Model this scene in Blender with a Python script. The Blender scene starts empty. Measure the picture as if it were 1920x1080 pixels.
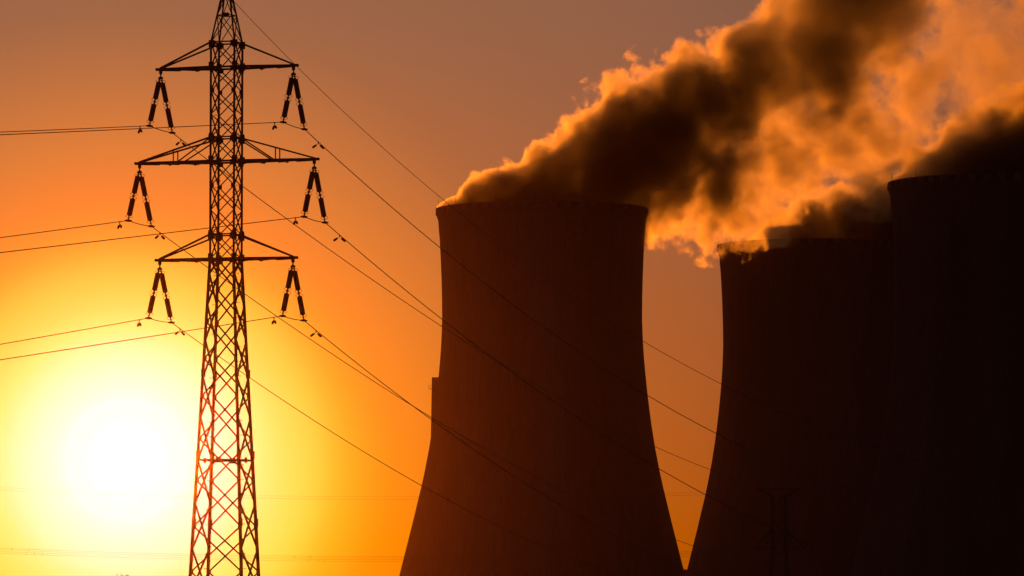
import bpy, bmesh, math, random
import numpy as np
from mathutils import Vector, Matrix, noise as mnoise

random.seed(7)
sc = bpy.context.scene
COL = sc.collection

# ------------------------------------------------------------------ camera
F = 9000.0                       # focal length in pixels of the 1920 px wide photograph
PIT = math.atan(570.0 / F)
CZ = 2.0
cam_d = bpy.data.cameras.new("camera")
cam_d.sensor_width = 36.0
cam_d.lens = 36.0 * F / 1920.0
cam_d.clip_start = 0.5
cam_d.clip_end = 20000.0
cam = bpy.data.objects.new("camera", cam_d)
COL.objects.link(cam)
cam.location = (0, 0, CZ)
cam.rotation_euler = (math.pi / 2 + PIT, 0, 0)
sc.camera = cam


def P(px, py, Y):
    """The point at distance Y along +Y that the photograph shows at pixel (px, py)."""
    a = (px - 960.0) / F
    b = (540.0 - py) / F
    d = Vector((a, math.cos(PIT) - b * math.sin(PIT), math.sin(PIT) + b * math.cos(PIT)))
    return Vector((0, 0, CZ)) + d * (Y / d.y)


# ------------------------------------------------------------------ sun and sky
SUN_DIR = (P(238, 862, 1000.0) - Vector((0, 0, CZ))).normalized()
SUN_EL = math.asin(SUN_DIR.z)
SUN_AZ = math.atan2(SUN_DIR.x, SUN_DIR.y)       # clockwise from +Y

sun_d = bpy.data.lights.new("sun", 'SUN')
sun_d.energy = 0.70
sun_d.color = (1.0, 0.22, 0.008)
sun_d.angle = math.radians(0.5)
sun = bpy.data.objects.new("sun", sun_d)
COL.objects.link(sun)
sun.location = SUN_DIR * 500
sun.rotation_euler = SUN_DIR.to_track_quat('Z', 'Y').to_euler()

sc.view_settings.view_transform = 'Standard'
sc.view_settings.look = 'None'
sc.view_settings.exposure = 0.0
sc.view_settings.gamma = 1.0
sc.view_settings.use_curve_mapping = False

world = bpy.data.worlds.new("World")
sc.world = world
world.use_nodes = True
wn = world.node_tree.nodes
wl = world.node_tree.links
wn.clear()
w_out = wn.new('ShaderNodeOutputWorld')
w_bg = wn.new('ShaderNodeBackground')
w_bg.inputs['Strength'].default_value = 1.0
w_sky = wn.new('ShaderNodeTexSky')
w_sky.sky_type = 'NISHITA'
w_sky.sun_disc = False
w_sky.sun_elevation = SUN_EL
w_sky.sun_rotation = SUN_AZ
w_sky.dust_density = 4.0
SKY_STRENGTH = 0.002

# the evening air (built as the object "haze" at the end) both dims the sky behind it and glows towards the sun
HAZE_DENSITY = 6.5e-5
HAZE_COLOR = (.53, .27, .11)
HAZE_G = .995
HAZE_FAR = 2800.0


def air_glow(theta, ch):
    hg = (1 - HAZE_G ** 2) / (4 * math.pi) / ((1 - HAZE_G) ** 2 + 2 * HAZE_G * (1 - math.cos(theta))) ** 1.5
    return (sun_d.energy * sun_d.color[ch] * HAZE_COLOR[ch] * HAZE_DENSITY * HAZE_FAR * math.exp(-HAZE_DENSITY * HAZE_FAR) * hg)



def wmath(op, a, b=None):
    n = wn.new('ShaderNodeMath')
    n.operation = op
    for i, v in enumerate((a, b)):
        if v is None:
            continue
        if isinstance(v, (int, float)):
            n.inputs[i].default_value = v
        else:
            wl.new(v, n.inputs[i])
    return n.outputs[0]


tc = wn.new('ShaderNodeTexCoord')
nrm = wn.new('ShaderNodeVectorMath')
nrm.operation = 'NORMALIZE'
wl.new(tc.outputs['Generated'], nrm.inputs[0])
# angle to the sun from the chord |d - s| (accurate for small angles)
sub = wn.new('ShaderNodeVectorMath')
sub.operation = 'DISTANCE'
wl.new(nrm.outputs[0], sub.inputs[0])
sub.inputs[1].default_value = SUN_DIR
ang = wmath('MULTIPLY', wmath('ARCSINE', wmath('MULTIPLY', sub.outputs['Value'], 0.5)), 2.0)
tpos = wmath('SQRT', wmath('DIVIDE', ang, math.pi))
sep = wn.new('ShaderNodeSeparateXYZ')
wl.new(nrm.outputs[0], sep.inputs[0])
elev = wn.new('ShaderNodeMapRange')
elev.inputs['From Min'].default_value = 90 / F
elev.inputs['From Max'].default_value = 1067 / F
wl.new(sep.outputs['Z'], elev.inputs['Value'])


def aureole(stops):
    r = wn.new('ShaderNodeValToRGB')
    cr = r.color_ramp
    cr.interpolation = 'LINEAR'
    while len(cr.elements) > 1:
        cr.elements.remove(cr.elements[-1])
    for i, (px, c) in enumerate(stops):
        pos = math.sqrt(min(1.0, (px / F) / math.pi))
        e = cr.elements[0] if i == 0 else cr.elements.new(pos)
        e.position = pos
        th = max(px, 130) / F
        T = math.exp(-HAZE_DENSITY * HAZE_FAR)
        e.color = tuple(max(.02 * c[k], (c[k] - air_glow(th, k)) / T) for k in range(3)) + (1,)
    wl.new(tpos, r.inputs[0])
    return r.outputs[0]


# colour of the evening sky seen through the air, by angle from the sun (in thousandths of 1/9 radian), low and high over the horizon
low = aureole([(0, (1.3, 1.2, 0.89)), (116, (1.25, 1.1, 0.87)), (130, (1.22, 1.0, 0.76)), (160, (1.2, 0.97, 0.64)), (200, (1.22, 0.98, 0.5)), (250, (1.3, 0.8835, 0.216)), (300, (1.7723, 0.7818, 0.1148)), (350, (1.4815, 0.6753, 0.0572)), (400, (1.3015, 0.4645, 0.0118)), (486, (1.0728, 0.2746, 0.0016)), (600, (0.8622, 0.1948, 0.0009)), (800, (0.6092, 0.1262, 0.0004)), (1058, (0.4571, 0.0921, 0.0002)), (1500, (0.2281, 0.0495, 0.0031)), (3000, (0.0546, 0.0193, 0.0046)), (9000, (0.0153, 0.0061, 0.0031)), (28274, (0.0046, 0.0023, 0.0023))])
high = aureole([(0, (1.3, 1.2, 0.89)), (116, (1.25, 1.1, 0.87)), (130, (1.22, 1.0, 0.76)), (160, (1.2, 0.97, 0.64)), (200, (1.22, 0.97, 0.34)), (250, (1.3, 0.839, 0.162)), (290, (1.8124, 0.5474, 0.0921)), (350, (1.4052, 0.3939, 0.0577)), (429, (1.0604, 0.1886, 0.0433)), (590, (0.5968, 0.1839, 0.0517)), (831, (0.308, 0.119, 0.0563)), (923, (0.284, 0.1145, 0.0599)), (1303, (0.2379, 0.1002, 0.0593)), (2000, (0.1286, 0.0661, 0.0443)), (4000, (0.0386, 0.0199, 0.0153)), (9000, (0.0153, 0.0084, 0.0069)), (28274, (0.0046, 0.0031, 0.0031))])
mix = wn.new('ShaderNodeMix')
mix.data_type = 'RGBA'
wl.new(elev.outputs[0], mix.inputs['Factor'])
wl.new(low, mix.inputs[6])
wl.new(high, mix.inputs[7])
# the sun's own over-exposed glare core
core = wmath('MULTIPLY', wmath('EXPONENT', wmath('MULTIPLY', wmath('POWER', wmath('DIVIDE', ang, 95 / F), 2.0), -1.0)), 1.6)
corec = wn.new('ShaderNodeVectorMath')
corec.operation = 'SCALE'
corec.inputs[0].default_value = (1.0, .9, .02)
wl.new(core, corec.inputs['Scale'])
skysc = wn.new('ShaderNodeVectorMath')
skysc.operation = 'SCALE'
wl.new(w_sky.outputs[0], skysc.inputs[0])
skysc.inputs['Scale'].default_value = SKY_STRENGTH
add1 = wn.new('ShaderNodeVectorMath')
add1.operation = 'ADD'
wl.new(mix.outputs[2], add1.inputs[0])
wl.new(corec.outputs[0], add1.inputs[1])
add2 = wn.new('ShaderNodeVectorMath')
add2.operation = 'ADD'
wl.new(add1.outputs[0], add2.inputs[0])
wl.new(skysc.outputs[0], add2.inputs[1])
wl.new(add2.outputs[0], w_bg.inputs['Color'])
wl.new(w_bg.outputs[0], w_out.inputs['Surface'])

# ------------------------------------------------------------------ render settings
sc.render.engine = 'CYCLES'
cy = sc.cycles
cy.use_denoising = True
cy.volume_bounces = 1
cy.max_bounces = 4
cy.diffuse_bounces = 2
cy.glossy_bounces = 1
cy.volume_step_rate = 1.0
cy.volume_max_steps = 256
cy.transparent_max_bounces = 16
cy.sample_clamp_direct = 0.0
cy.sample_clamp_indirect = 4.0
sc.render.filter_size = 1.5


# ------------------------------------------------------------------ helpers
def link(o, parent=None):
    COL.objects.link(o)
    if parent is not None:
        o.parent = parent
    return o


def obj(name, bm, mat, parent=None, smooth=False, loc=None):
    me = bpy.data.meshes.new(name)
    bm.normal_update()
    bm.to_mesh(me)
    bm.free()
    me.materials.append(mat)
    if smooth:
        for p in me.polygons:
            p.use_smooth = True
    o = bpy.data.objects.new(name, me)
    if loc is not None:
        o.location = loc
    return link(o, parent)


def tag(o, label, cat, group=None, kind=None):
    o['label'] = label
    o['category'] = cat
    if group:
        o['group'] = group
    if kind:
        o['kind'] = kind
    return o


def thing(name, label, cat, loc=(0, 0, 0), rotz=0.0, group=None):
    o = bpy.data.objects.new(name, None)
    o.empty_display_size = 1.0
    link(o)
    o.location = loc
    o.rotation_euler = (0, 0, rotz)
    return tag(o, label, cat, group)


def copy_tree(o, parent=None):
    c = o.copy()
    COL.objects.link(c)
    c.parent = parent
    for ch in list(o.children):
        copy_tree(ch, c)
    return c


def frame_of(d):
    d = d.normalized()
    up = Vector((0, 0, 1)) if abs(d.z) < 0.95 else Vector((1, 0, 0))
    a = d.cross(up).normalized()
    return a, a.cross(d).normalized()


def prism(bm, p, q, sect):
    """Extrude a closed 2D section from p to q."""
    p, q = Vector(p), Vector(q)
    a, b = frame_of(q - p)
    v0 = [bm.verts.new(p + a * x + b * y) for x, y in sect]
    v1 = [bm.verts.new(q + a * x + b * y) for x, y in sect]
    n = len(sect)
    for i in range(n):
        bm.faces.new((v0[i], v0[(i + 1) % n], v1[(i + 1) % n], v1[i]))
    bm.faces.new(v0[::-1])
    bm.faces.new(v1)


def angle(bm, p, q, w):
    """A rolled steel L angle."""
    h, t = w / 2, w * 0.3
    prism(bm, p, q, [(-h, -h), (h, -h), (h, -h + t), (-h + t, -h + t), (-h + t, h), (-h, h)])


def bar(bm, p, q, r, n=6):
    prism(bm, p, q, [(r * math.cos(2 * math.pi * i / n), r * math.sin(2 * math.pi * i / n)) for i in range(n)])


def box(bm, c, s, rot=None):
    m = Matrix.Translation(Vector(c))
    if rot is not None:
        m = m @ rot
    r = bmesh.ops.create_cube(bm, size=1.0, matrix=m @ Matrix.Diagonal((s[0], s[1], s[2], 1)))
    return r['verts']


def tube(bm, pts, r, n=6, closed=False):
    pts = [Vector(p) for p in pts]
    rings = []
    m = len(pts)
    ref = None
    for i in range(m):
        if closed:
            d = pts[(i + 1) % m] - pts[i - 1]
        else:
            d = pts[min(i + 1, m - 1)] - pts[max(i - 1, 0)]
        d.normalize()
        if ref is None:
            a, b = frame_of(d)
        else:
            a = (ref - d * ref.dot(d)).normalized()
            b = d.cross(a)
        ref = a
        rr = r[i] if isinstance(r, (list, tuple)) else r
        rings.append([bm.verts.new(pts[i] + (a * math.cos(2 * math.pi * k / n) + b * math.sin(2 * math.pi * k / n)) * rr)
                      for k in range(n)])
    for i in range(m if closed else m - 1):
        A, B = rings[i], rings[(i + 1) % m]
        for k in range(n):
            bm.faces.new((A[k], A[(k + 1) % n], B[(k + 1) % n], B[k]))
    if not closed:
        bm.faces.new(rings[0][::-1])
        bm.faces.new(rings[-1])


def lathe(bm, p, q, prof, n=12):
    """prof: (t, r) along p->q."""
    p, q = Vector(p), Vector(q)
    a, b = frame_of(q - p)
    rings = [[bm.verts.new(p.lerp(q, t) + (a * math.cos(2 * math.pi * k / n) + b * math.sin(2 * math.pi * k / n)) * r)
              for k in range(n)] for t, r in prof]
    for A, B in zip(rings, rings[1:]):
        for k in range(n):
            bm.faces.new((A[k], A[(k + 1) % n], B[(k + 1) % n], B[k]))
    bm.faces.new(rings[0][::-1])
    bm.faces.new(rings[-1])


# ------------------------------------------------------------------ materials
def mat_surface(name, col, rough=0.8, metal=0.0, noise_scale=None, amount=0.3, stretch=(1, 1, 1), bump=0.0):
    m = bpy.data.materials.new(name)
    m.use_nodes = True
    nt = m.node_tree
    b = nt.nodes['Principled BSDF']
    b.inputs['Base Color'].default_value = (*col, 1)
    b.inputs['Roughness'].default_value = rough
    b.inputs['Metallic'].default_value = metal
    if noise_scale:
        t = nt.nodes.new('ShaderNodeTexCoord')
        mp = nt.nodes.new('ShaderNodeMapping')
        mp.inputs['Scale'].default_value = stretch
        nz = nt.nodes.new('ShaderNodeTexNoise')
        nz.inputs['Scale'].default_value = noise_scale
        nz.inputs['Detail'].default_value = 6
        nz.inputs['Roughness'].default_value = 0.65
        rp = nt.nodes.new('ShaderNodeValToRGB')
        rp.color_ramp.elements[0].position = 0.3
        rp.color_ramp.elements[1].position = 0.7
        rp.color_ramp.elements[0].color = (*[c * (1 - amount) for c in col], 1)
        rp.color_ramp.elements[1].color = (*[min(1, c * (1 + amount)) for c in col], 1)
        nt.links.new(t.outputs['Object'], mp.inputs[0])
        nt.links.new(mp.outputs[0], nz.inputs['Vector'])
        nt.links.new(nz.outputs['Fac'], rp.inputs[0])
        nt.links.new(rp.outputs[0], b.inputs['Base Color'])
        if bump:
            bp = nt.nodes.new('ShaderNodeBump')
            bp.inputs['Strength'].default_value = bump
            nt.links.new(nz.outputs['Fac'], bp.inputs['Height'])
            nt.links.new(bp.outputs[0], b.inputs['Normal'])
    return m


M_STEEL = mat_surface("galvanised_steel", (.16, .15, .14), .65, .3, 3.0, .35)
M_PORC = mat_surface("brown_porcelain", (.09, .035, .018), .25, 0, 8.0, .2)
M_WIRE = mat_surface("weathered_aluminium", (.2, .19, .18), .55, .5, 2.0, .2)
M_CONC = mat_surface("streaked_concrete", (.24, .215, .19), .92, 0, .09, .3, (1, 1, .06), .3)
M_CONC_D = mat_surface("dark_rim_concrete", (.10, .085, .075), .92, 0, .3, .25)
M_CONC_L = mat_surface("pale_rim_panel", (.30, .27, .24), .9, 0, .3, .2)
M_RAIL = mat_surface("painted_rail", (.13, .11, .1), .6, .2, 2.0, .2)
M_SHAFT = mat_surface("shaft_cladding", (.30, .26, .22), .8, 0, .5, .2)
M_WALLB = mat_surface("hall_cladding", (.3, .28, .25), .85, 0, .3, .2)
M_ROOF = mat_surface("roof_felt", (.06, .055, .05), .9, 0, .5, .2)
M_GLASS = mat_surface("window_glass", (.02, .022, .025), .1, 0, 1.0, .1)
M_GROUND = mat_surface("field_soil", (.07, .06, .03), .95, 0, .02, .5)
M_BARK = mat_surface("bark", (.06, .045, .03), .9, 0, 6.0, .3)
M_LEAF = mat_surface("leaf", (.05, .075, .025), .7, 0, 5.0, .4)

# ------------------------------------------------------------------ ground
bm = bmesh.new()
nx, ny = 40, 36
gv = [[bm.verts.new((-1400 + 2800 * i / nx, -300 + 3000 * j / ny, 0)) for i in range(nx + 1)] for j in range(ny + 1)]
for j in range(ny):
    for i in range(nx):
        bm.faces.new((gv[j][i], gv[j][i + 1], gv[j + 1][i + 1], gv[j + 1][i]))
ground = obj("ground", bm, M_GROUND)
ground['kind'] = 'structure'
ground['label'] = 'flat dark fields below the pylon and the cooling towers'
ground['category'] = 'ground'

# ------------------------------------------------------------------ cooling towers
D1 = 1875.0
S1 = D1 / F
PROFILE = [(392, 198.5), (404, 198.5), (410, 196.8), (414, 195.3), (430, 193.4), (450, 191.6), (484, 189.8), (520, 188.4),
           (560, 187.3), (600, 187.0), (640, 188.4), (670, 190.3), (700, 192.9), (742, 197.2), (770, 200.6), (800, 204.6),
           (842, 211.3), (884, 219.3), (912, 225.4), (945, 233.3), (980, 241.7), (1015, 250.5), (1068, 263.8), (1080, 266.8),
           (1100, 272.0), (1119.6, 277.0)]


def tz(y):
    return CZ + (1110 - y) * S1


ZTOP = tz(392)
R_TOP = 198.5 * S1
t1 = thing("cooling_tower", "wide ribbed concrete cooling tower with a boxed shaft on its flank, wholly in the picture",
           "cooling tower", (P(1016.5, 700, D1).x, D1, 0), 0, "hyperboloid cooling towers")
bm = bmesh.new()
NSEG = 288
prof = [(h * S1, tz(y)) for y, h in PROFILE]
rings = []
for k, (r, z) in enumerate(prof):
    ring = []
    rib = 0.0 if k < 4 else 0.16
    for i in range(NSEG):
        a = 2 * math.pi * i / NSEG
        rr = r + (rib if i % 2 else 0)
        ring.append(bm.verts.new((rr * math.cos(a), rr * math.sin(a), z)))
    rings.append(ring)
inner = []
for k, (r, z) in enumerate(prof):
    inner.append([bm.verts.new(((r - 0.9) * math.cos(2 * math.pi * i / NSEG), (r - 0.9) * math.sin(2 * math.pi * i / NSEG), z))
                  for i in range(NSEG)])
for A, B in zip(rings, rings[1:]):
    for i in range(NSEG):
        bm.faces.new((A[i], B[i], B[(i + 1) % NSEG], A[(i + 1) % NSEG]))
for A, B in zip(inner, inner[1:]):
    for i in range(NSEG):
        bm.faces.new((A[i], A[(i + 1) % NSEG], B[(i + 1) % NSEG], B[i]))
for i in range(NSEG):
    j = (i + 1) % NSEG
    bm.faces.new((rings[0][i], rings[0][j], inner[0][j], inner[0][i]))
    bm.faces.new((rings[-1][i], inner[-1][i], inner[-1][j], rings[-1][j]))
obj("shell", bm, M_CONC, t1)
# the rim walkway: a slim ring of alternating dark and pale parapet panels
NP = 96
bm = bmesh.new()
lo_o, hi_o, lo_i, hi_i = [], [], [], []
angs = []
for i in range(NP):
    r1 = R_TOP + (.34 if i % 2 else .20)
    for f in (.03, .35, .65, .97):
        angs.append((2 * math.pi * (i + f) / NP, r1, i % 2))
for a, r1, odd in angs:
    c, s_ = math.cos(a), math.sin(a)
    lo_o.append(bm.verts.new((r1 * c, r1 * s_, ZTOP - 2.3)))
    hi_o.append(bm.verts.new((r1 * c, r1 * s_, ZTOP + .12)))
    lo_i.append(bm.verts.new(((R_TOP + .03) * c, (R_TOP + .03) * s_, ZTOP - 2.3)))
    hi_i.append(bm.verts.new(((R_TOP + .03) * c, (R_TOP + .03) * s_, ZTOP + .12)))
n = len(angs)
for i in range(n):
    j = (i + 1) % n
    fs_ = [bm.faces.new((lo_o[i], lo_o[j], hi_o[j], hi_o[i])), bm.faces.new((hi_o[i], hi_o[j], hi_i[j], hi_i[i])),
           bm.faces.new((lo_i[i], hi_i[i], hi_i[j], lo_i[j])), bm.faces.new((lo_o[i], lo_i[i], lo_i[j], lo_o[j]))]
    pale = 1 if (angs[i][2] and i % 4 != 3) else 0
    for f in fs_:
        f.material_index = pale
rim = obj("rim_parapet", bm, M_CONC_D, t1)
rim.data.materials.append(M_CONC_L)
for i in range(14):
    a = 2 * math.pi * (i + .35) / 14
    bm = bmesh.new()
    x, y = (R_TOP - .3) * math.cos(a), (R_TOP - .3) * math.sin(a)
    bar(bm, (x, y, ZTOP - .1), (x, y, ZTOP + 3.4), .06, 6)
    bar(bm, (x, y, ZTOP + 3.4), (x, y, ZTOP + 4.6), .025, 5)
    obj("lightning_rod", bm, M_RAIL, t1)
t2 = copy_tree(t1)
t2.location = (P(1526, 700, 2071).x, 2071, 0)
t2.rotation_euler.z = .21
t2['label'] = "dark cooling tower standing between the other two, its mouth the lowest"
t3 = copy_tree(t1)
t3.location = (P(1880, 700, 1753).x, 1753, 0)
t3.rotation_euler.z = .46
t3['label'] = "nearest, blackest cooling tower, cut off by the right edge of the photo"
# boxed service shaft on the sunward flank of the first tower
bm = bmesh.new()
xo = -(1016.5 - 809.6) * S1
xi = -(1016.5 - 826.5) * S1
zt, zb = tz(708), tz(846)
sh = box(bm, ((xo + xi) / 2, 1.5, (zt + zb) / 2), (xi - xo, 5.0, zt - zb))
for v in bm.verts:
    if v.co.z < (zt + zb) / 2 and v.co.x < (xo + xi) / 2:
        v.co.x -= .45
bmesh.ops.bevel(bm, geom=bm.edges[:], offset=.06, segments=1, affect='EDGES')
shaft = obj("service_shaft", bm, M_SHAFT, t1)
bm = bmesh.new()
zp = tz(729.5)
box(bm, (xo - .62, .6, zp), (1.25, 2.4, .12))
rail = obj("landing", bm, M_RAIL, shaft)
bm = bmesh.new()
for yy in (-.5, .6, 1.7):
    bar(bm, (xo - 1.15, yy, zp), (xo - 1.15, yy, zp + 1.3), .05, 6)
bar(bm, (xo - 1.15, -.55, zp + 1.3), (xo - 1.15, 1.75, zp + 1.3), .05, 6)
bar(bm, (xo - 1.15, .6, zp + 1.3), (xo, .6, zp + 1.3), .04, 6)
bar(bm, (xo - .6, .6, zp), (xo - .6, .6, zp + 1.3), .04, 6)
obj("railing", bm, M_RAIL, shaft)

# flat-roofed hall seen low between two towers
hallY = 2230.0
hz = P(1288, 1068.5, hallY).z
hall = thing("plant_hall", "low flat-roofed hall glimpsed in the gap between the first two cooling towers", "building",
             (P(1292, 1000, hallY).x, hallY, 0))
bm = bmesh.new()
box(bm, (0, 8, (hz - .5) / 2), (46, 16, hz - .5))
obj("wall", bm, M_WALLB, hall)
bm = bmesh.new()
box(bm, (0, 8, hz - .25), (47, 17, .5))
obj("roof", bm, M_ROOF, hall)
for i in range(5):
    bm = bmesh.new()
    box(bm, (-16 + 8 * i, -.02, hz * .5), (4.2, .16, 1.6))
    obj("window", bm, M_GLASS, hall)

# ------------------------------------------------------------------ near pylon
Y0 = 300.0
PHI = math.radians(15.5)
PX0 = P(424, 500, Y0).x
pylon = thing("lattice_pylon", "tall lattice pylon with three crossarm levels standing in front of the setting sun", "pylon",
              (PX0, Y0, 0), -PHI, "steel transmission pylons")
PM = Matrix.Translation((PX0, Y0, 0)) @ Matrix.Rotation(-PHI, 4, 'Z')


def pz(y):
    return P(424, y, Y0).z


ZB = pz(486)


def half(z):
    if z >= ZB:
        return 0.775
    return 0.775 + (ZB - z) * 0.0455


Z_PEAK = pz(-36)
Z_RING = pz(80)
SGN = {0: (-1, -1), 1: (1, -1), 2: (1, 1), 3: (-1, 1)}      # near left, near right, far right, far left


def corner(k, z):
    s = half(z)
    if z > Z_RING:
        f = (z - Z_RING) / (Z_PEAK - Z_RING)
        s = 0.775 * (1 - f) + .10 * f
    return Vector((SGN[k][0] * s, SGN[k][1] * s, z))


for k in range(4):
    bm = bmesh.new()
    angle(bm, corner(k, 0), corner(k, pz(850)), .21)
    angle(bm, corner(k, pz(850)), corner(k, ZB), .185)
    angle(bm, corner(k, ZB), corner(k, Z_RING), .135)
    angle(bm, corner(k, Z_RING), corner(k, Z_PEAK), .10)
    # splice plates, bolted joints and step bolts
    for y in (258, 440, 700, 853, 980):
        c = corner(k, pz(y))
        box(bm, c, (.22, .22, .5))
    if k in (1, 3):
        z = 3.0
        i = 0
        while z < pz(100):
            c = corner(k, z)
            d = Vector((SGN[k][0] if i % 2 else 0, 0 if i % 2 else SGN[k][1], 0))
            if k == 3 and i % 2:
                d = Vector((-1, 0, 0))
            bar(bm, c, c + d * .27, .016, 5)
            bar(bm, c + d * .25, c + d * .28, .035, 5)
            z += .46
            i += 1
    # concrete footing stub
    box(bm, corner(k, .1), (.7, .7, .3))
    obj("leg", bm, M_STEEL, pylon)

NODES = [1163, 1072, 987, 901, 823, 743, 673, 604, 541, 486, 440, 394.5, 349, 303, 258, 215, 171, 127, 80]
Zn = [pz(y) for y in NODES]
Zn[0] = .35
for fidx, (a, b) in enumerate(((0, 1), (1, 2), (2, 3), (3, 0))):
    bm = bmesh.new()
    zs = list(Zn)
    if fidx in (1, 3):      # the side faces are staggered by half a panel below the bottom crossarm
        lo = zs[:10]
        zs = [lo[0]] + [(lo[i] + lo[i + 1]) / 2 for i in range(9)] + zs[9:]
    for i in range(len(zs) - 1):
        z0, z1 = zs[i], zs[i + 1]
        w = .10 if z0 < ZB - .1 else .068
        angle(bm, corner(a, z0), corner(b, z1), w)
        angle(bm, corner(b, z0), corner(a, z1), w)
        if z0 < ZB - .1 or i % 2 == 0:
            for c, q in ((a, b), (b, a)):
                p = corner(c, z0)
                d = (corner(q, z0) - p).normalized()
                up = Vector((0, 0, 1))
                m = Matrix.Translation(p + d * .12)
                r = Matrix((d, d.cross(up), up)).transposed().to_4x4()
                g = .24 if z0 >= ZB - .1 else .15
                box(bm, p + d * .09, (g, .03, g), r)
    # peak of the tower
    zp0, zp1, zp2 = Z_RING, pz(29), pz(-18)
    for z0, z1 in ((zp0, zp1), (zp1, zp2)):
        angle(bm, corner(a, z0), corner(b, z1), .055)
        angle(bm, corner(b, z0), corner(a, z1), .055)
    angle(bm, corner(a, zp1), corner(b, zp1), .06)
    obj("bracing", bm, M_STEEL, pylon)

# rings and the horizontal frame
for y, w in ((80, .09), (127, .12), (258, .09), (303, .12), (440, .09), (486, .14)):
    bm = bmesh.new()
    z = pz(y)
    for a, b in ((0, 1), (1, 2), (2, 3), (3, 0)):
        angle(bm, corner(a, z), corner(b, z), w)
    for k in range(4):
        s = SGN[k]
        c = corner(k, z)
        box(bm, c + Vector((0, -s[1] * .02, -.12 if y in (80, 258, 440) else .1)), (.34, .05, .46))
        box(bm, c + Vector((s[0] * -.1, s[1] * .03, -.1)), (.36, .03, .34))
    obj("ring_frame", bm, M_STEEL, pylon)
bm = bmesh.new()
z = pz(863)
for a, b in ((0, 1), (1, 2), (2, 3), (3, 0)):
    angle(bm, corner(a, z), corner(b, z), .11)
    p = (corner(a, z) + corner(b, z)) / 2
    nrm_ = Vector((p.x, p.y, 0)).normalized()
    rot = Matrix((nrm_.cross(Vector((0, 0, 1))), nrm_, Vector((0, 0, 1)))).transposed().to_4x4()
    box(bm, p, (.34, .06, .34), rot)
for a, b in ((0, 2), (1, 3)):
    angle(bm, corner(a, z + .01), corner(b, z + .01), .08)
obj("horizontal_frame", bm, M_STEEL, pylon)
bm = bmesh.new()
zz = pz(29)
box(bm, (.05, -.3, zz + .03), (.30, .22, .22))
obj("junction_box", bm, M_STEEL, pylon)
bm = bmesh.new()
bar(bm, (0, 0, Z_PEAK - .1), (0, 0, Z_PEAK + .5), .05)
box(bm, (0, 0, Z_PEAK), (.34, .34, .16))
obj("earthwire_bracket", bm, M_STEEL, pylon)

# crossarms
ARMS = [(127, 80, 4.40), (303, 258, 5.78), (486, 440, 4.40)]
TIPS = {}
for lvl, (yl, yr, L) in enumerate(ARMS):
    for sgn in (-1, 1):
        bm = bmesh.new()
        zl, zr = pz(yl), pz(yr)
        zt = zl + .02
        ks = (0, 3) if sgn < 0 else (1, 2)
        tip = Vector((sgn * L, 0, zt))
        tn = [tip + Vector((0, SGN[k][1] * .10, 0)) for k in ks]
        for k, t_ in zip(ks, tn):
            c0, c1 = corner(k, zl), corner(k, zr)
            angle(bm, c0, t_, .145)
            angle(bm, c1, t_ + Vector((0, 0, .07)), .10)
            if lvl == 1:
                g = c0.lerp(t_, .52)
                h = c1.lerp(t_ + Vector((0, 0, .07)), .52)
                angle(bm, g, h, .075)
                angle(bm, c0.lerp(t_, .47), c1, .085)
        # lattice between the two lower chords
        n = 4 if lvl == 1 else 3
        for i in range(n):
            f0, f1 = i / n, (i + 1) / n
            p0, p1 = corner(ks[0], zl).lerp(tn[0], f0), corner(ks[1], zl).lerp(tn[1], f0)
            q0, q1 = corner(ks[0], zl).lerp(tn[0], f1), corner(ks[1], zl).lerp(tn[1], f1)
            angle(bm, p0 + Vector((0, 0, -.05)), q1 + Vector((0, 0, -.05)), .06)
            angle(bm, p1 + Vector((0, 0, -.09)), q0 + Vector((0, 0, -.09)), .06)
            if i:
                angle(bm, p0 + Vector((0, 0, -.02)), p1 + Vector((0, 0, -.02)), .06)
        for f in ((.38,) if lvl != 1 else (.3, .62)):
            for k, t_ in zip(ks, tn):
                box(bm, corner(k, zl).lerp(t_, f) + Vector((0, 0, -.09)), (.16, .05, .12))
        box(bm, tip + Vector((sgn * .05, 0, 0)), (.52, .26, .16))
        box(bm, tip + Vector((0, 0, -.16)), (.20, .08, .24))
        obj("crossarm", bm, M_STEEL, pylon)
        TIPS[(lvl, sgn)] = PM @ (tip + Vector((0, 0, -.22)))

# ------------------------------------------------------------------ insulators
def racket(bm, base, axis, side, s, sz):
    """An arcing horn: a small bent loop standing off the string."""
    pts = []
    for i in range(9):
        u = i / 8
        a = math.pi * u
        pts.append(base + side * (s + sz * math.sin(a)) * (1 if 0 < i < 8 else .35) + axis * (sz * .75 * (1 - math.cos(a)) - sz * .6))
    tube(bm, pts, .014, 5)


def shed_profile(r, n):
    prof = [(0, r * .55), (.02, r * .6)]
    for i in range(n):
        t = .03 + .94 * i / n
        dt = .94 / n
        prof += [(t, r * .80), (t + dt * .45, r), (t + dt * .6, r * .97), (t + dt * .95, r * .80)]
    prof += [(.98, r * .6), (1, r * .55)]
    return prof


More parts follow.
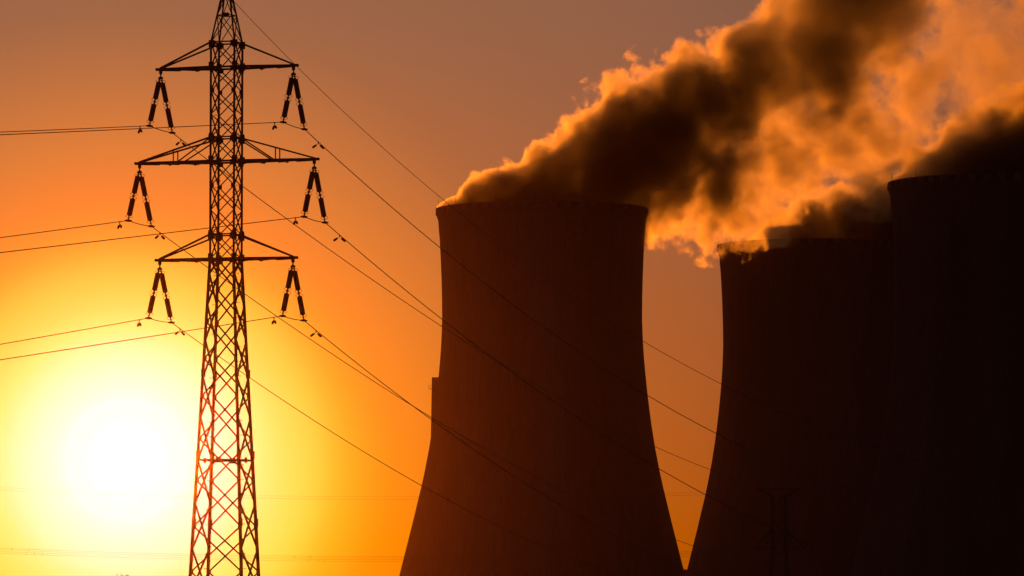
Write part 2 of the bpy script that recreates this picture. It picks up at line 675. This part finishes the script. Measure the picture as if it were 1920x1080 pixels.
END_N = Vector((-.54, -2.0, -3.50))     # from the hanging link to the clamp of the near string
END_F = Vector((.60, 2.0, -3.55))
LV = {0: "top", 1: "middle", 2: "bottom"}
CLAMPS = {}
first = None
for lvl in range(3):
    for sgn in (-1, 1):
        tip = TIPS[(lvl, sgn)]
        lab = "splayed pair of insulator strings hanging from the %s tip of the %s crossarm" % (
            "left" if sgn < 0 else "right", LV[lvl])
        if first is None:
            root = thing("insulator_set", lab, "insulator", tip, 0, "insulator strings under the pylon arms")
            bm = bmesh.new()
            bar(bm, (0, 0, .04), (0, 0, -.30), .035)
            lathe(bm, (0, 0, -.02), (0, 0, -.20), [(0, .03), (.3, .075), (.6, .05), (1, .03)], 8)
            box(bm, (0, 0, -.34), (.30, .34, .10))
            box(bm, (0, 0, -.27), (.16, .18, .10))
            obj("yoke", bm, M_STEEL, root)
            for e, y in ((END_N, -.12), (END_F, .12)):
                s0 = Vector((.05 if y > 0 else -.05, y, -.38))
                dv = e - s0
                ax = dv.normalized()
                side = Vector((1, 0, 0)) - ax * ax.x
                side.normalize()
                for f0, f1 in ((.055, .455), (.535, .925)):
                    bm = bmesh.new()
                    p, q = s0 + dv * f0, s0 + dv * f1
                    lathe(bm, p, q, [(0, .06), (.05, .075), (.06, .07), (.94, .07), (.95, .075), (1, .06)], 10)
                    lathe(bm, s0 + dv * (f0 + .02), s0 + dv * (f1 - .02), shed_profile(.172, 15), 14)
                    rod = obj("insulator_rod", bm, M_PORC, root, smooth=False)
                    for base, dr in ((p, -1), (q, 1)):
                        for sd in (-1, 1):
                            bm = bmesh.new()
                            racket(bm, base + ax * (-dr * .02), ax * dr, side * sd, .10, .12)
                            obj("arcing_horn", bm, M_STEEL, rod)
                for u0, u1, rr in ((-.01, .06, .035), (.45, .54, .045), (.92, 1.0, .03)):
                    bm = bmesh.new()
                    um = (u0 + u1) / 2
                    lathe(bm, s0 + dv * u0, s0 + dv * u1, [(0, rr), (.35, rr), (.42, rr * 1.9), (.62, rr * 1.9), (.7, rr), (1, rr)], 8)
                    obj("string_link", bm, M_STEEL, root)
                bm = bmesh.new()
                box(bm, e + Vector((0, 0, -.03)), (.16, .34, .12))
                lathe(bm, e + Vector((-.2, -.14, -.05)), e + Vector((.2, .14, -.05)), [(0, .04), (.3, .075), (.7, .075), (1, .04)], 8)
                obj("suspension_clamp", bm, M_STEEL, root)
            first = root
        else:
            root = copy_tree(first)
            root.location = tip
            root['label'] = lab
        CLAMPS[(lvl, sgn)] = (tip + END_N + Vector((0, 0, -.04)), tip + END_F + Vector((0, 0, -.04)))

# ------------------------------------------------------------------ conductors
WR = .026


def span(S, E, sag, n=60):
    out = []
    for i in range(n + 1):
        t = i / n
        p = S.lerp(E, t)
        p.z -= 4 * sag * t * (1 - t)
        out.append(p)
    return out


def damper(parent, pts, dist):
    acc = 0.0
    for a, b in zip(pts, pts[1:]):
        L = (b - a).length
        if acc + L >= dist:
            p = a.lerp(b, (dist - acc) / L)
            d = (b - a).normalized()
            break
        acc += L
    bm = bmesh.new()
    bar(bm, p + Vector((0, 0, .03)), p + Vector((0, 0, -.13)), .035, 6)
    m = p + Vector((0, 0, -.12))
    h = Vector((d.x, d.y, 0)).normalized()
    for s in (-1, 1):
        q = m + h * (.26 * s) + Vector((.15 * s, 0, -.20))
        bar(bm, m, q, .014, 5)
        lathe(bm, m.lerp(q, .45), q + (q - m) * .35, [(0, .04), (.2, .07), (.85, .075), (1, .05)], 8)
    obj("vibration_damper", bm, M_STEEL, parent)


RIGHT = {(0, 1): ((2010, 954.2, 450.4), 7.82), (1, 1): ((2010, 1120, 433.8), 6.21), (2, 1): ((2010, 1119.9, 498.6), 9.31),
         (0, -1): ((1450, 918.4, 570), 3.19), (1, -1): ((1425, 1057.3, 570), 3.36), (2, -1): ((1450, 1120, 570), 4.8)}
LEFT0 = {(0, -1): (0, 247, 272.5), (1, -1): (0, 445, 274), (2, -1): (0, 645, 272.5),
         (0, 1): (0, 252, 246.5), (1, 1): (0, 473, 243), (2, 1): (0, 674, 246.5)}
for key, (A, B) in CLAMPS.items():
    lvl, sgn = key
    (ex, ey, eY), sag = RIGHT[key]
    E_ = P(ex, ey, eY)
    right = span(B, E_, sag)
    L0 = P(*LEFT0[key])
    Lend = A + (L0 - A) * 1.9
    left = span(A, Lend, .02, 24)
    # jumper between the two clamps hangs almost straight
    jump = span(A, B, .06, 8)
    pts = left[::-1] + jump[1:-1] + right
    bm = bmesh.new()
    tube(bm, pts, WR, 6)
    w = obj("conductor", bm, M_WIRE)
    tag(w, "power line strung through the insulators under the %s tip of the %s crossarm" % (
        "left" if sgn < 0 else "right", LV[lvl]), "power line", "conductors on the pylon")
    damper(w, left, 1.9)
    damper(w, right, 2.1)
top = PM @ Vector((0, 0, Z_PEAK - .5))
g0 = P(436, 0, Y0)
gr = span(g0, P(2010, 915, 300.5), 6.45)
gl = span(top, top + Vector((-12.8, -52, -4.4)), .1, 12)
bm = bmesh.new()
tube(bm, gl[::-1] + gr, .017, 6)
tag(obj("earth_wire", bm, M_WIRE), "topmost thin wire running down from the peak of the near pylon", "earth wire")

# ------------------------------------------------------------------ far pylon at the foot of the towers
FY = 570.0
fs = FY / F
fx = P(1461, 1000, FY).x
far = thing("lattice_pylon", "small far lattice pylon barely visible against the middle cooling tower", "pylon", (fx, FY, 0), math.radians(-12),
            "steel transmission pylons")


def fz(y):
    return P(1461, y, FY).z


ftop = fz(930)


def fhalf(z):
    return .80 + max(0, fz(1030) - z) * .07


def fcorner(k, z):
    s = fhalf(z)
    return Vector((SGN[k][0] * s, SGN[k][1] * s, z))


for k in range(4):
    bm = bmesh.new()
    angle(bm, fcorner(k, 0), fcorner(k, fz(1030)), .13)
    angle(bm, fcorner(k, fz(1030)), fcorner(k, ftop), .11)
    obj("leg", bm, M_STEEL, far)
fn = [0.2, 2.2, 4.0, 5.6, fz(1026), fz(1000), fz(975), fz(952), ftop]
for a, b in ((0, 1), (1, 2), (2, 3), (3, 0)):
    bm = bmesh.new()
    for z0, z1 in zip(fn, fn[1:]):
        angle(bm, fcorner(a, z0), fcorner(b, z1), .055)
        angle(bm, fcorner(b, z0), fcorner(a, z1), .055)
        angle(bm, fcorner(a, z1), fcorner(b, z1), .055)
    obj("bracing", bm, M_STEEL, far)
for y, L, rise in ((917, 2.4, -1), (1027, 2.9, 1)):
    for s in (-1, 1):
        bm = bmesh.new()
        ks = (0, 3) if s < 0 else (1, 2)
        tip = Vector((s * L, 0, fz(y)))
        for k in ks:
            z0 = fz(y)
            if rise < 0:
                angle(bm, fcorner(k, ftop), tip, .11)
                angle(bm, Vector((0, SGN[k][1] * .4, z0)), tip, .10)
            else:
                angle(bm, fcorner(k, z0), tip, .12)
                angle(bm, fcorner(k, fz(992)), tip, .10)
                angle(bm, fcorner(k, z0).lerp(tip, .5), fcorner(k, fz(992)), .07)
        box(bm, tip, (.3, .2, .16))
        obj("crossarm", bm, M_STEEL, far)

# ------------------------------------------------------------------ power line far behind, crossing the whole picture
DY = 1250.0
FAR_W = [("upper wire of the faint pair high over the horizon", [(-60, 911.5), (480, 930), (785, 931.5), (1325, 922), (1990, 888)]),
         ("lower wire of the faint pair high over the horizon", [(-60, 916), (480, 935), (785, 936.5), (1325, 926.5), (1990, 893)]),
         ("uppermost of the faint bundled wires low over the horizon", [(-60, 1024.5), (480, 1042.3), (760, 1043.5), (1300, 1033), (1990, 998)]),
         ("second from the top of the faint bundled wires low over the horizon", [(-60, 1027.5), (480, 1045.4), (760, 1046.5), (1300, 1036), (1990, 1001)]),
         ("third from the top of the faint bundled wires low over the horizon", [(-60, 1031), (480, 1048.6), (760, 1049.6), (1300, 1038.8), (1990, 1004)]),
         ("lowest of the faint bundled wires low over the horizon", [(-60, 1034.5), (480, 1051.8), (760, 1052.7), (1300, 1042), (1990, 1007)])]
SPACERS = [(22, 2), (54, 2), (50, 4), (65, 4), (80, 4), (552, 2), (582, 2), (580, 4), (596, 4), (609, 4)]
for i, (lab, ctrl) in enumerate(FAR_W):
    xs = np.array([c[0] for c in ctrl], float)
    ys = np.array([c[1] for c in ctrl], float)
    co = np.polyfit(xs, ys, 2)
    xx = np.linspace(-60, 1990, 80)
    pts = [P(x, float(np.polyval(co, x)), DY) for x in xx]
    bm = bmesh.new()
    tube(bm, pts, .018 if i < 2 else .023, 5)
    w = tag(obj("distant_wire", bm, M_WIRE), lab, "power line", "wires of the distant power line")
    for x, wi in SPACERS:
        if wi == i:
            p = P(x, float(np.polyval(co, x)), DY)
            bm = bmesh.new()
            bar(bm, p + Vector((0, 0, .12)), p + Vector((0, 0, -.52)), .045, 5)
            obj("spacer", bm, M_WIRE, w)

# ------------------------------------------------------------------ sapling whose tip shows at the bottom edge
SY = 260.0
sx = P(231, 1080, SY).x
sz = P(231, 1075.5, SY).z
sap = thing("young_tree", "twig tip of a young tree just reaching the bottom edge under the sun", "tree", (sx, SY, 0))
bm = bmesh.new()
tube(bm, [(0, 0, 0), (.05, 0, .9), (-.02, .03, 1.8), (0, 0, sz - .1)], [.05, .04, .025, .008], 7)
rt = random.Random(3)
twigs = []
for i in range(30):
    z = .8 + (sz - .9) * (i / 30)
    a = i * 2.4
    L = .25 + .55 * (1 - (z / sz)) + .05
    p = Vector((0, 0, z))
    q = p + Vector((math.cos(a) * L, math.sin(a) * L, L * 1.1))
    q.z = min(q.z, sz - .04 * (i % 3))
    tube(bm, [p, p.lerp(q, .5) + Vector((0, 0, -.03)), q], [.014, .01, .005], 5)
    twigs.append((p, q))
obj("trunk", bm, M_BARK, sap)
bm = bmesh.new()
for p, q in twigs:
    for j in range(9):
        c = p.lerp(q, .35 + .65 * rt.random())
        d = Vector((rt.uniform(-1, 1), rt.uniform(-1, 1), rt.uniform(-.3, 1))).normalized()
        s = d.cross(Vector((rt.uniform(-1, 1), rt.uniform(-1, 1), rt.uniform(-1, 1)))).normalized()
        l = rt.uniform(.05, .09)
        v = [bm.verts.new(c), bm.verts.new(c + d * l * .5 + s * l * .25), bm.verts.new(c + d * l), bm.verts.new(c + d * l * .5 - s * l * .25)]
        bm.faces.new(v)
obj("crown", bm, M_LEAF, sap)


# ------------------------------------------------------------------ steam
def steam(name, label, Y, stops, ysize, dens, erode, nscale, warp, seed, soft=.5, aniso=.88, albedo=(.97, .95, .74), bias=.0, env=1.3, core=.0, rough=.6, puffs=()):
    """stops: (px, centre py, half height px, density) along the plume; ysize: (a, b) depth half size = a*H + b metres."""
    m = Y / F
    x0, x1 = stops[0][0], stops[-1][0]
    org = P(x0, 600.0, Y)
    st = [((x - x0) * m, (600.0 - y) * m, h * m, d) for x, y, h, d in stops]
    LX = st[-1][0]
    zc = [s[1] for s in st]
    zmin, zmax = min(zc) - 1, max(zc) + 1
    hmax = max(s[2] for s in st)
    dmax = max(s[3] for s in st)
    # envelope: a closed lumpy tube that hugs the plume
    xs = np.linspace(0, LX, 70)
    sx_ = [s[0] for s in st]
    cz = np.interp(xs, sx_, zc)
    hz = np.interp(xs, sx_, [s[2] for s in st])
    bm = bmesh.new()
    rings = []
    NS = 40
    for k, x in enumerate(xs):
        f = env
        H = hz[k] * f + .6
        W = (hz[k] * ysize[0] + ysize[1]) * f + .6
        ring = []
        for i in range(NS):
            a = 2 * math.pi * i / NS
            v = Vector((x, W * math.cos(a), cz[k] + H * math.sin(a)))
            n = mnoise.noise(Vector((x / 16 + seed, v.y / 16, v.z / 16)))
            n2 = mnoise.noise(Vector((x / 6 + seed, v.y / 6, v.z / 6)))
            q = 1 + .07 * n + .035 * n2
            ring.append(bm.verts.new((x, W * math.cos(a) * q, cz[k] + H * math.sin(a) * q)))
        rings.append(ring)
    for A, B in zip(rings, rings[1:]):
        for i in range(NS):
            bm.faces.new((A[i], A[(i + 1) % NS], B[(i + 1) % NS], B[i]))
    bm.faces.new(rings[0][::-1])
    bm.faces.new(rings[-1])
    mt = bpy.data.materials.new(name)
    mt.use_nodes = True
    nt = mt.node_tree
    nd, lk = nt.nodes, nt.links
    nd.clear()
    out = nd.new('ShaderNodeOutputMaterial')
    vol = nd.new('ShaderNodeVolumePrincipled')
    vol.inputs['Color'].default_value = (*albedo, 1)  # steam is white; its yellow tint puts warm evening light into the colour
    vol.inputs['Anisotropy'].default_value = aniso
    lk.new(vol.outputs[0], out.inputs['Volume'])

    def mth(op, a, b=None, c=None, clamp=False):
        n = nd.new('ShaderNodeMath')
        n.operation = op
        n.use_clamp = clamp
        for i, v in enumerate((a, b, c)):
            if v is None:
                continue
            if isinstance(v, (int, float)):
                n.inputs[i].default_value = v
            else:
                lk.new(v, n.inputs[i])
        return n.outputs[0]

    tc_ = nd.new('ShaderNodeTexCoord')
    off = nd.new('ShaderNodeVectorMath')
    off.operation = 'ADD'
    off.inputs[1].default_value = (seed * 13.7, seed * 5.1, seed * 7.7)
    lk.new(tc_.outputs['Object'], off.inputs[0])
    wz = nd.new('ShaderNodeTexNoise')
    wz.inputs['Scale'].default_value = 1 / warp[1]
    wz.inputs['Detail'].default_value = 1.0
    lk.new(off.outputs[0], wz.inputs['Vector'])
    ws = nd.new('ShaderNodeVectorMath')
    ws.operation = 'SUBTRACT'
    lk.new(wz.outputs['Color'], ws.inputs[0])
    ws.inputs[1].default_value = (.5, .5, .5)
    wk = nd.new('ShaderNodeVectorMath')
    wk.operation = 'MULTIPLY_ADD'
    lk.new(ws.outputs[0], wk.inputs[0])
    wk.inputs[1].default_value = (warp[0], warp[0], warp[0])
    lk.new(tc_.outputs['Object'], wk.inputs[2])
    sp = nd.new('ShaderNodeSeparateXYZ')
    lk.new(wk.outputs[0], sp.inputs[0])
    t = mth('DIVIDE', sp.outputs['X'], LX, clamp=True)
    rp = nd.new('ShaderNodeValToRGB')
    cr = rp.color_ramp
    cr.interpolation = 'LINEAR'
    while len(cr.elements) > 1:
        cr.elements.remove(cr.elements[-1])
    for i, (x, z, h, d) in enumerate(st):
        e = cr.elements[0] if i == 0 else cr.elements.new(x / LX)
        e.position = x / LX
        e.color = ((z - zmin) / (zmax - zmin), h / hmax, d / dmax, 1)
    lk.new(t, rp.inputs[0])
    rs = nd.new('ShaderNodeSeparateColor')
    lk.new(rp.outputs[0], rs.inputs[0])
    zcen = mth('MULTIPLY_ADD', rs.outputs[0], zmax - zmin, zmin)
    H = mth('MULTIPLY', rs.outputs[1], hmax)
    W = mth('MULTIPLY_ADD', H, ysize[0], ysize[1])
    dz = mth('DIVIDE', mth('SUBTRACT', sp.outputs['Z'], zcen), H)
    dy = mth('DIVIDE', sp.outputs['Y'], W)
    q = mth('SQRT', mth('ADD', mth('MULTIPLY', dz, dz), mth('MULTIPLY', dy, dy)))
    nz = nd.new('ShaderNodeTexNoise')
    nz.inputs['Scale'].default_value = 1 / nscale
    nz.inputs['Detail'].default_value = 5.0
    nz.inputs['Roughness'].default_value = rough
    nz.inputs['Lacunarity'].default_value = 2.2
    lk.new(off.outputs[0], nz.inputs['Vector'])
    er = mth('MULTIPLY', mth('SUBTRACT', nz.outputs['Fac'], .5 - bias), erode)
    d = mth('ADD', mth('SUBTRACT', 1.0, q), er)
    for size, amp in puffs:
        # cauliflower heads: rounded cells that bulge outwards with creases between them
        vo = nd.new('ShaderNodeTexVoronoi')
        vo.feature = 'F1'
        vo.inputs['Scale'].default_value = 1 / size
        lk.new(wk.outputs[0], vo.inputs['Vector'])
        d = mth('ADD', d, mth('MULTIPLY_ADD', vo.outputs['Distance'], -amp, amp * .5))
    sm = nd.new('ShaderNodeMapRange')
    sm.interpolation_type = 'SMOOTHSTEP'
    sm.inputs['From Min'].default_value = 0.0
    sm.inputs['From Max'].default_value = soft
    lk.new(d, sm.inputs['Value'])
    inner_ = mth('MULTIPLY_ADD', mth('MAXIMUM', d, 0.0), core, 1.0 - core * .5)
    dd = mth('MULTIPLY', mth('MULTIPLY', mth('MULTIPLY', sm.outputs[0], mth('MAXIMUM', inner_, .05)), rs.outputs[2]), dens * dmax)
    lk.new(dd, vol.inputs['Density'])
    bb = (LX + 2 * hmax + max(zc) - min(zc) + 2 * hmax) / 3
    mt.cycles.volume_step_rate = max(.02, 2.4 / (bb / 10))
    o = obj(name, bm, mt, smooth=True, loc=org)
    tag(o, label, "steam", "steam plumes over the cooling towers")
    return o


steam("steam_plume", "thick dark plume with glowing upper edge pouring from the cooling tower with boxed shaft", 1875,
      [(820, 395, 5, 2), (842, 400, 28, 2.2), (880, 412, 70, 2.1), (940, 416, 106, 1.8), (1000, 410, 124, 1.4), (1050, 385, 146, 1.1), (1100, 350, 158, 1),
       (1140, 326, 160, 1), (1175, 303, 160, 1), (1215, 282, 162, 1), (1250, 252, 150, 1), (1315, 198, 126, .95), (1400, 148, 126, .85), (1475, 100, 134, .55), (1530, 66, 152, .55),
       (1590, 30, 176, .55), (1690, -52, 184, .45), (1780, -170, 170, .4), (2050, -470, 170, .4)],
      (.98, 5), .145, 1.3, 12, (17, 44), 1.0, soft=.085, core=.8, rough=.64, puffs=((17, .62), (7, .24)))
steam("steam_plume", "thin glowing orange steam drifting in tatters between the thick dark plumes", 1915,
      [(1120, 395, 6, .6), (1160, 398, 26, .8), (1215, 400, 52, 1), (1255, 390, 82, 1.3), (1300, 362, 108, 1.9), (1345, 344, 122, 1.3), (1390, 326, 128, 1), (1440, 304, 126, 1),
       (1580, 236, 160, .8), (1720, 192, 152, .6), (1790, 145, 165, .34), (1880, 95, 195, .24), (2010, 10, 220, .24)],
      (.6, 10), .092, 5.6, 22, (20, 50), 2.0, soft=.5, bias=-.03, rough=.63, puffs=((12, .5),))
steam("steam_plume", "low dark steam bank rising from the mouth of the middle cooling tower", 2071,
      [(1375, 474, 4, .5), (1410, 468, 30, .8), (1445, 455, 52, 1), (1500, 444, 72, 1), (1580, 436, 86, 1), (1660, 424, 105, 1), (1740, 400, 125, 1),
       (1860, 340, 150, .9), (2010, 260, 170, .8)],
      (.9, 4), .24, 1.4, 13, (10, 34), 3.0, soft=.18, core=1.0, rough=.63, puffs=((13, .4), (6, .15)))
steam("steam_plume", "dark steam lifting off the nearest cooling tower at the right edge", 1753,
      [(1664, 352, 6, .5), (1700, 350, 40, .5), (1760, 350, 92, .8), (1830, 342, 128, 1), (1900, 320, 150, 1), (1990, 270, 170, 1)],
      (1.0, 6), .14, 1.6, 15, (14, 40), 4.0, soft=.22, core=1.0, rough=.63, puffs=((14, .4), (6, .15)))

# ------------------------------------------------------------------ haze: the evening air that glows towards the sun
bm = bmesh.new()
box(bm, (0, (HAZE_FAR - 400) / 2, 214), (2900, HAZE_FAR + 400, 430))
hm = bpy.data.materials.new("haze")
hm.use_nodes = True
hm.node_tree.nodes.clear()
ho = hm.node_tree.nodes.new('ShaderNodeOutputMaterial')
hv = hm.node_tree.nodes.new('ShaderNodeVolumePrincipled')
hv.inputs['Color'].default_value = (*HAZE_COLOR, 1)
hv.inputs['Density'].default_value = HAZE_DENSITY
hv.inputs['Anisotropy'].default_value = HAZE_G
hm.node_tree.links.new(hv.outputs[0], ho.inputs['Volume'])
hz_o = obj("haze", bm, hm)
hz_o['kind'] = 'stuff'
hz_o['label'] = 'thin evening haze glowing towards the sun'
hz_o['category'] = 'haze'
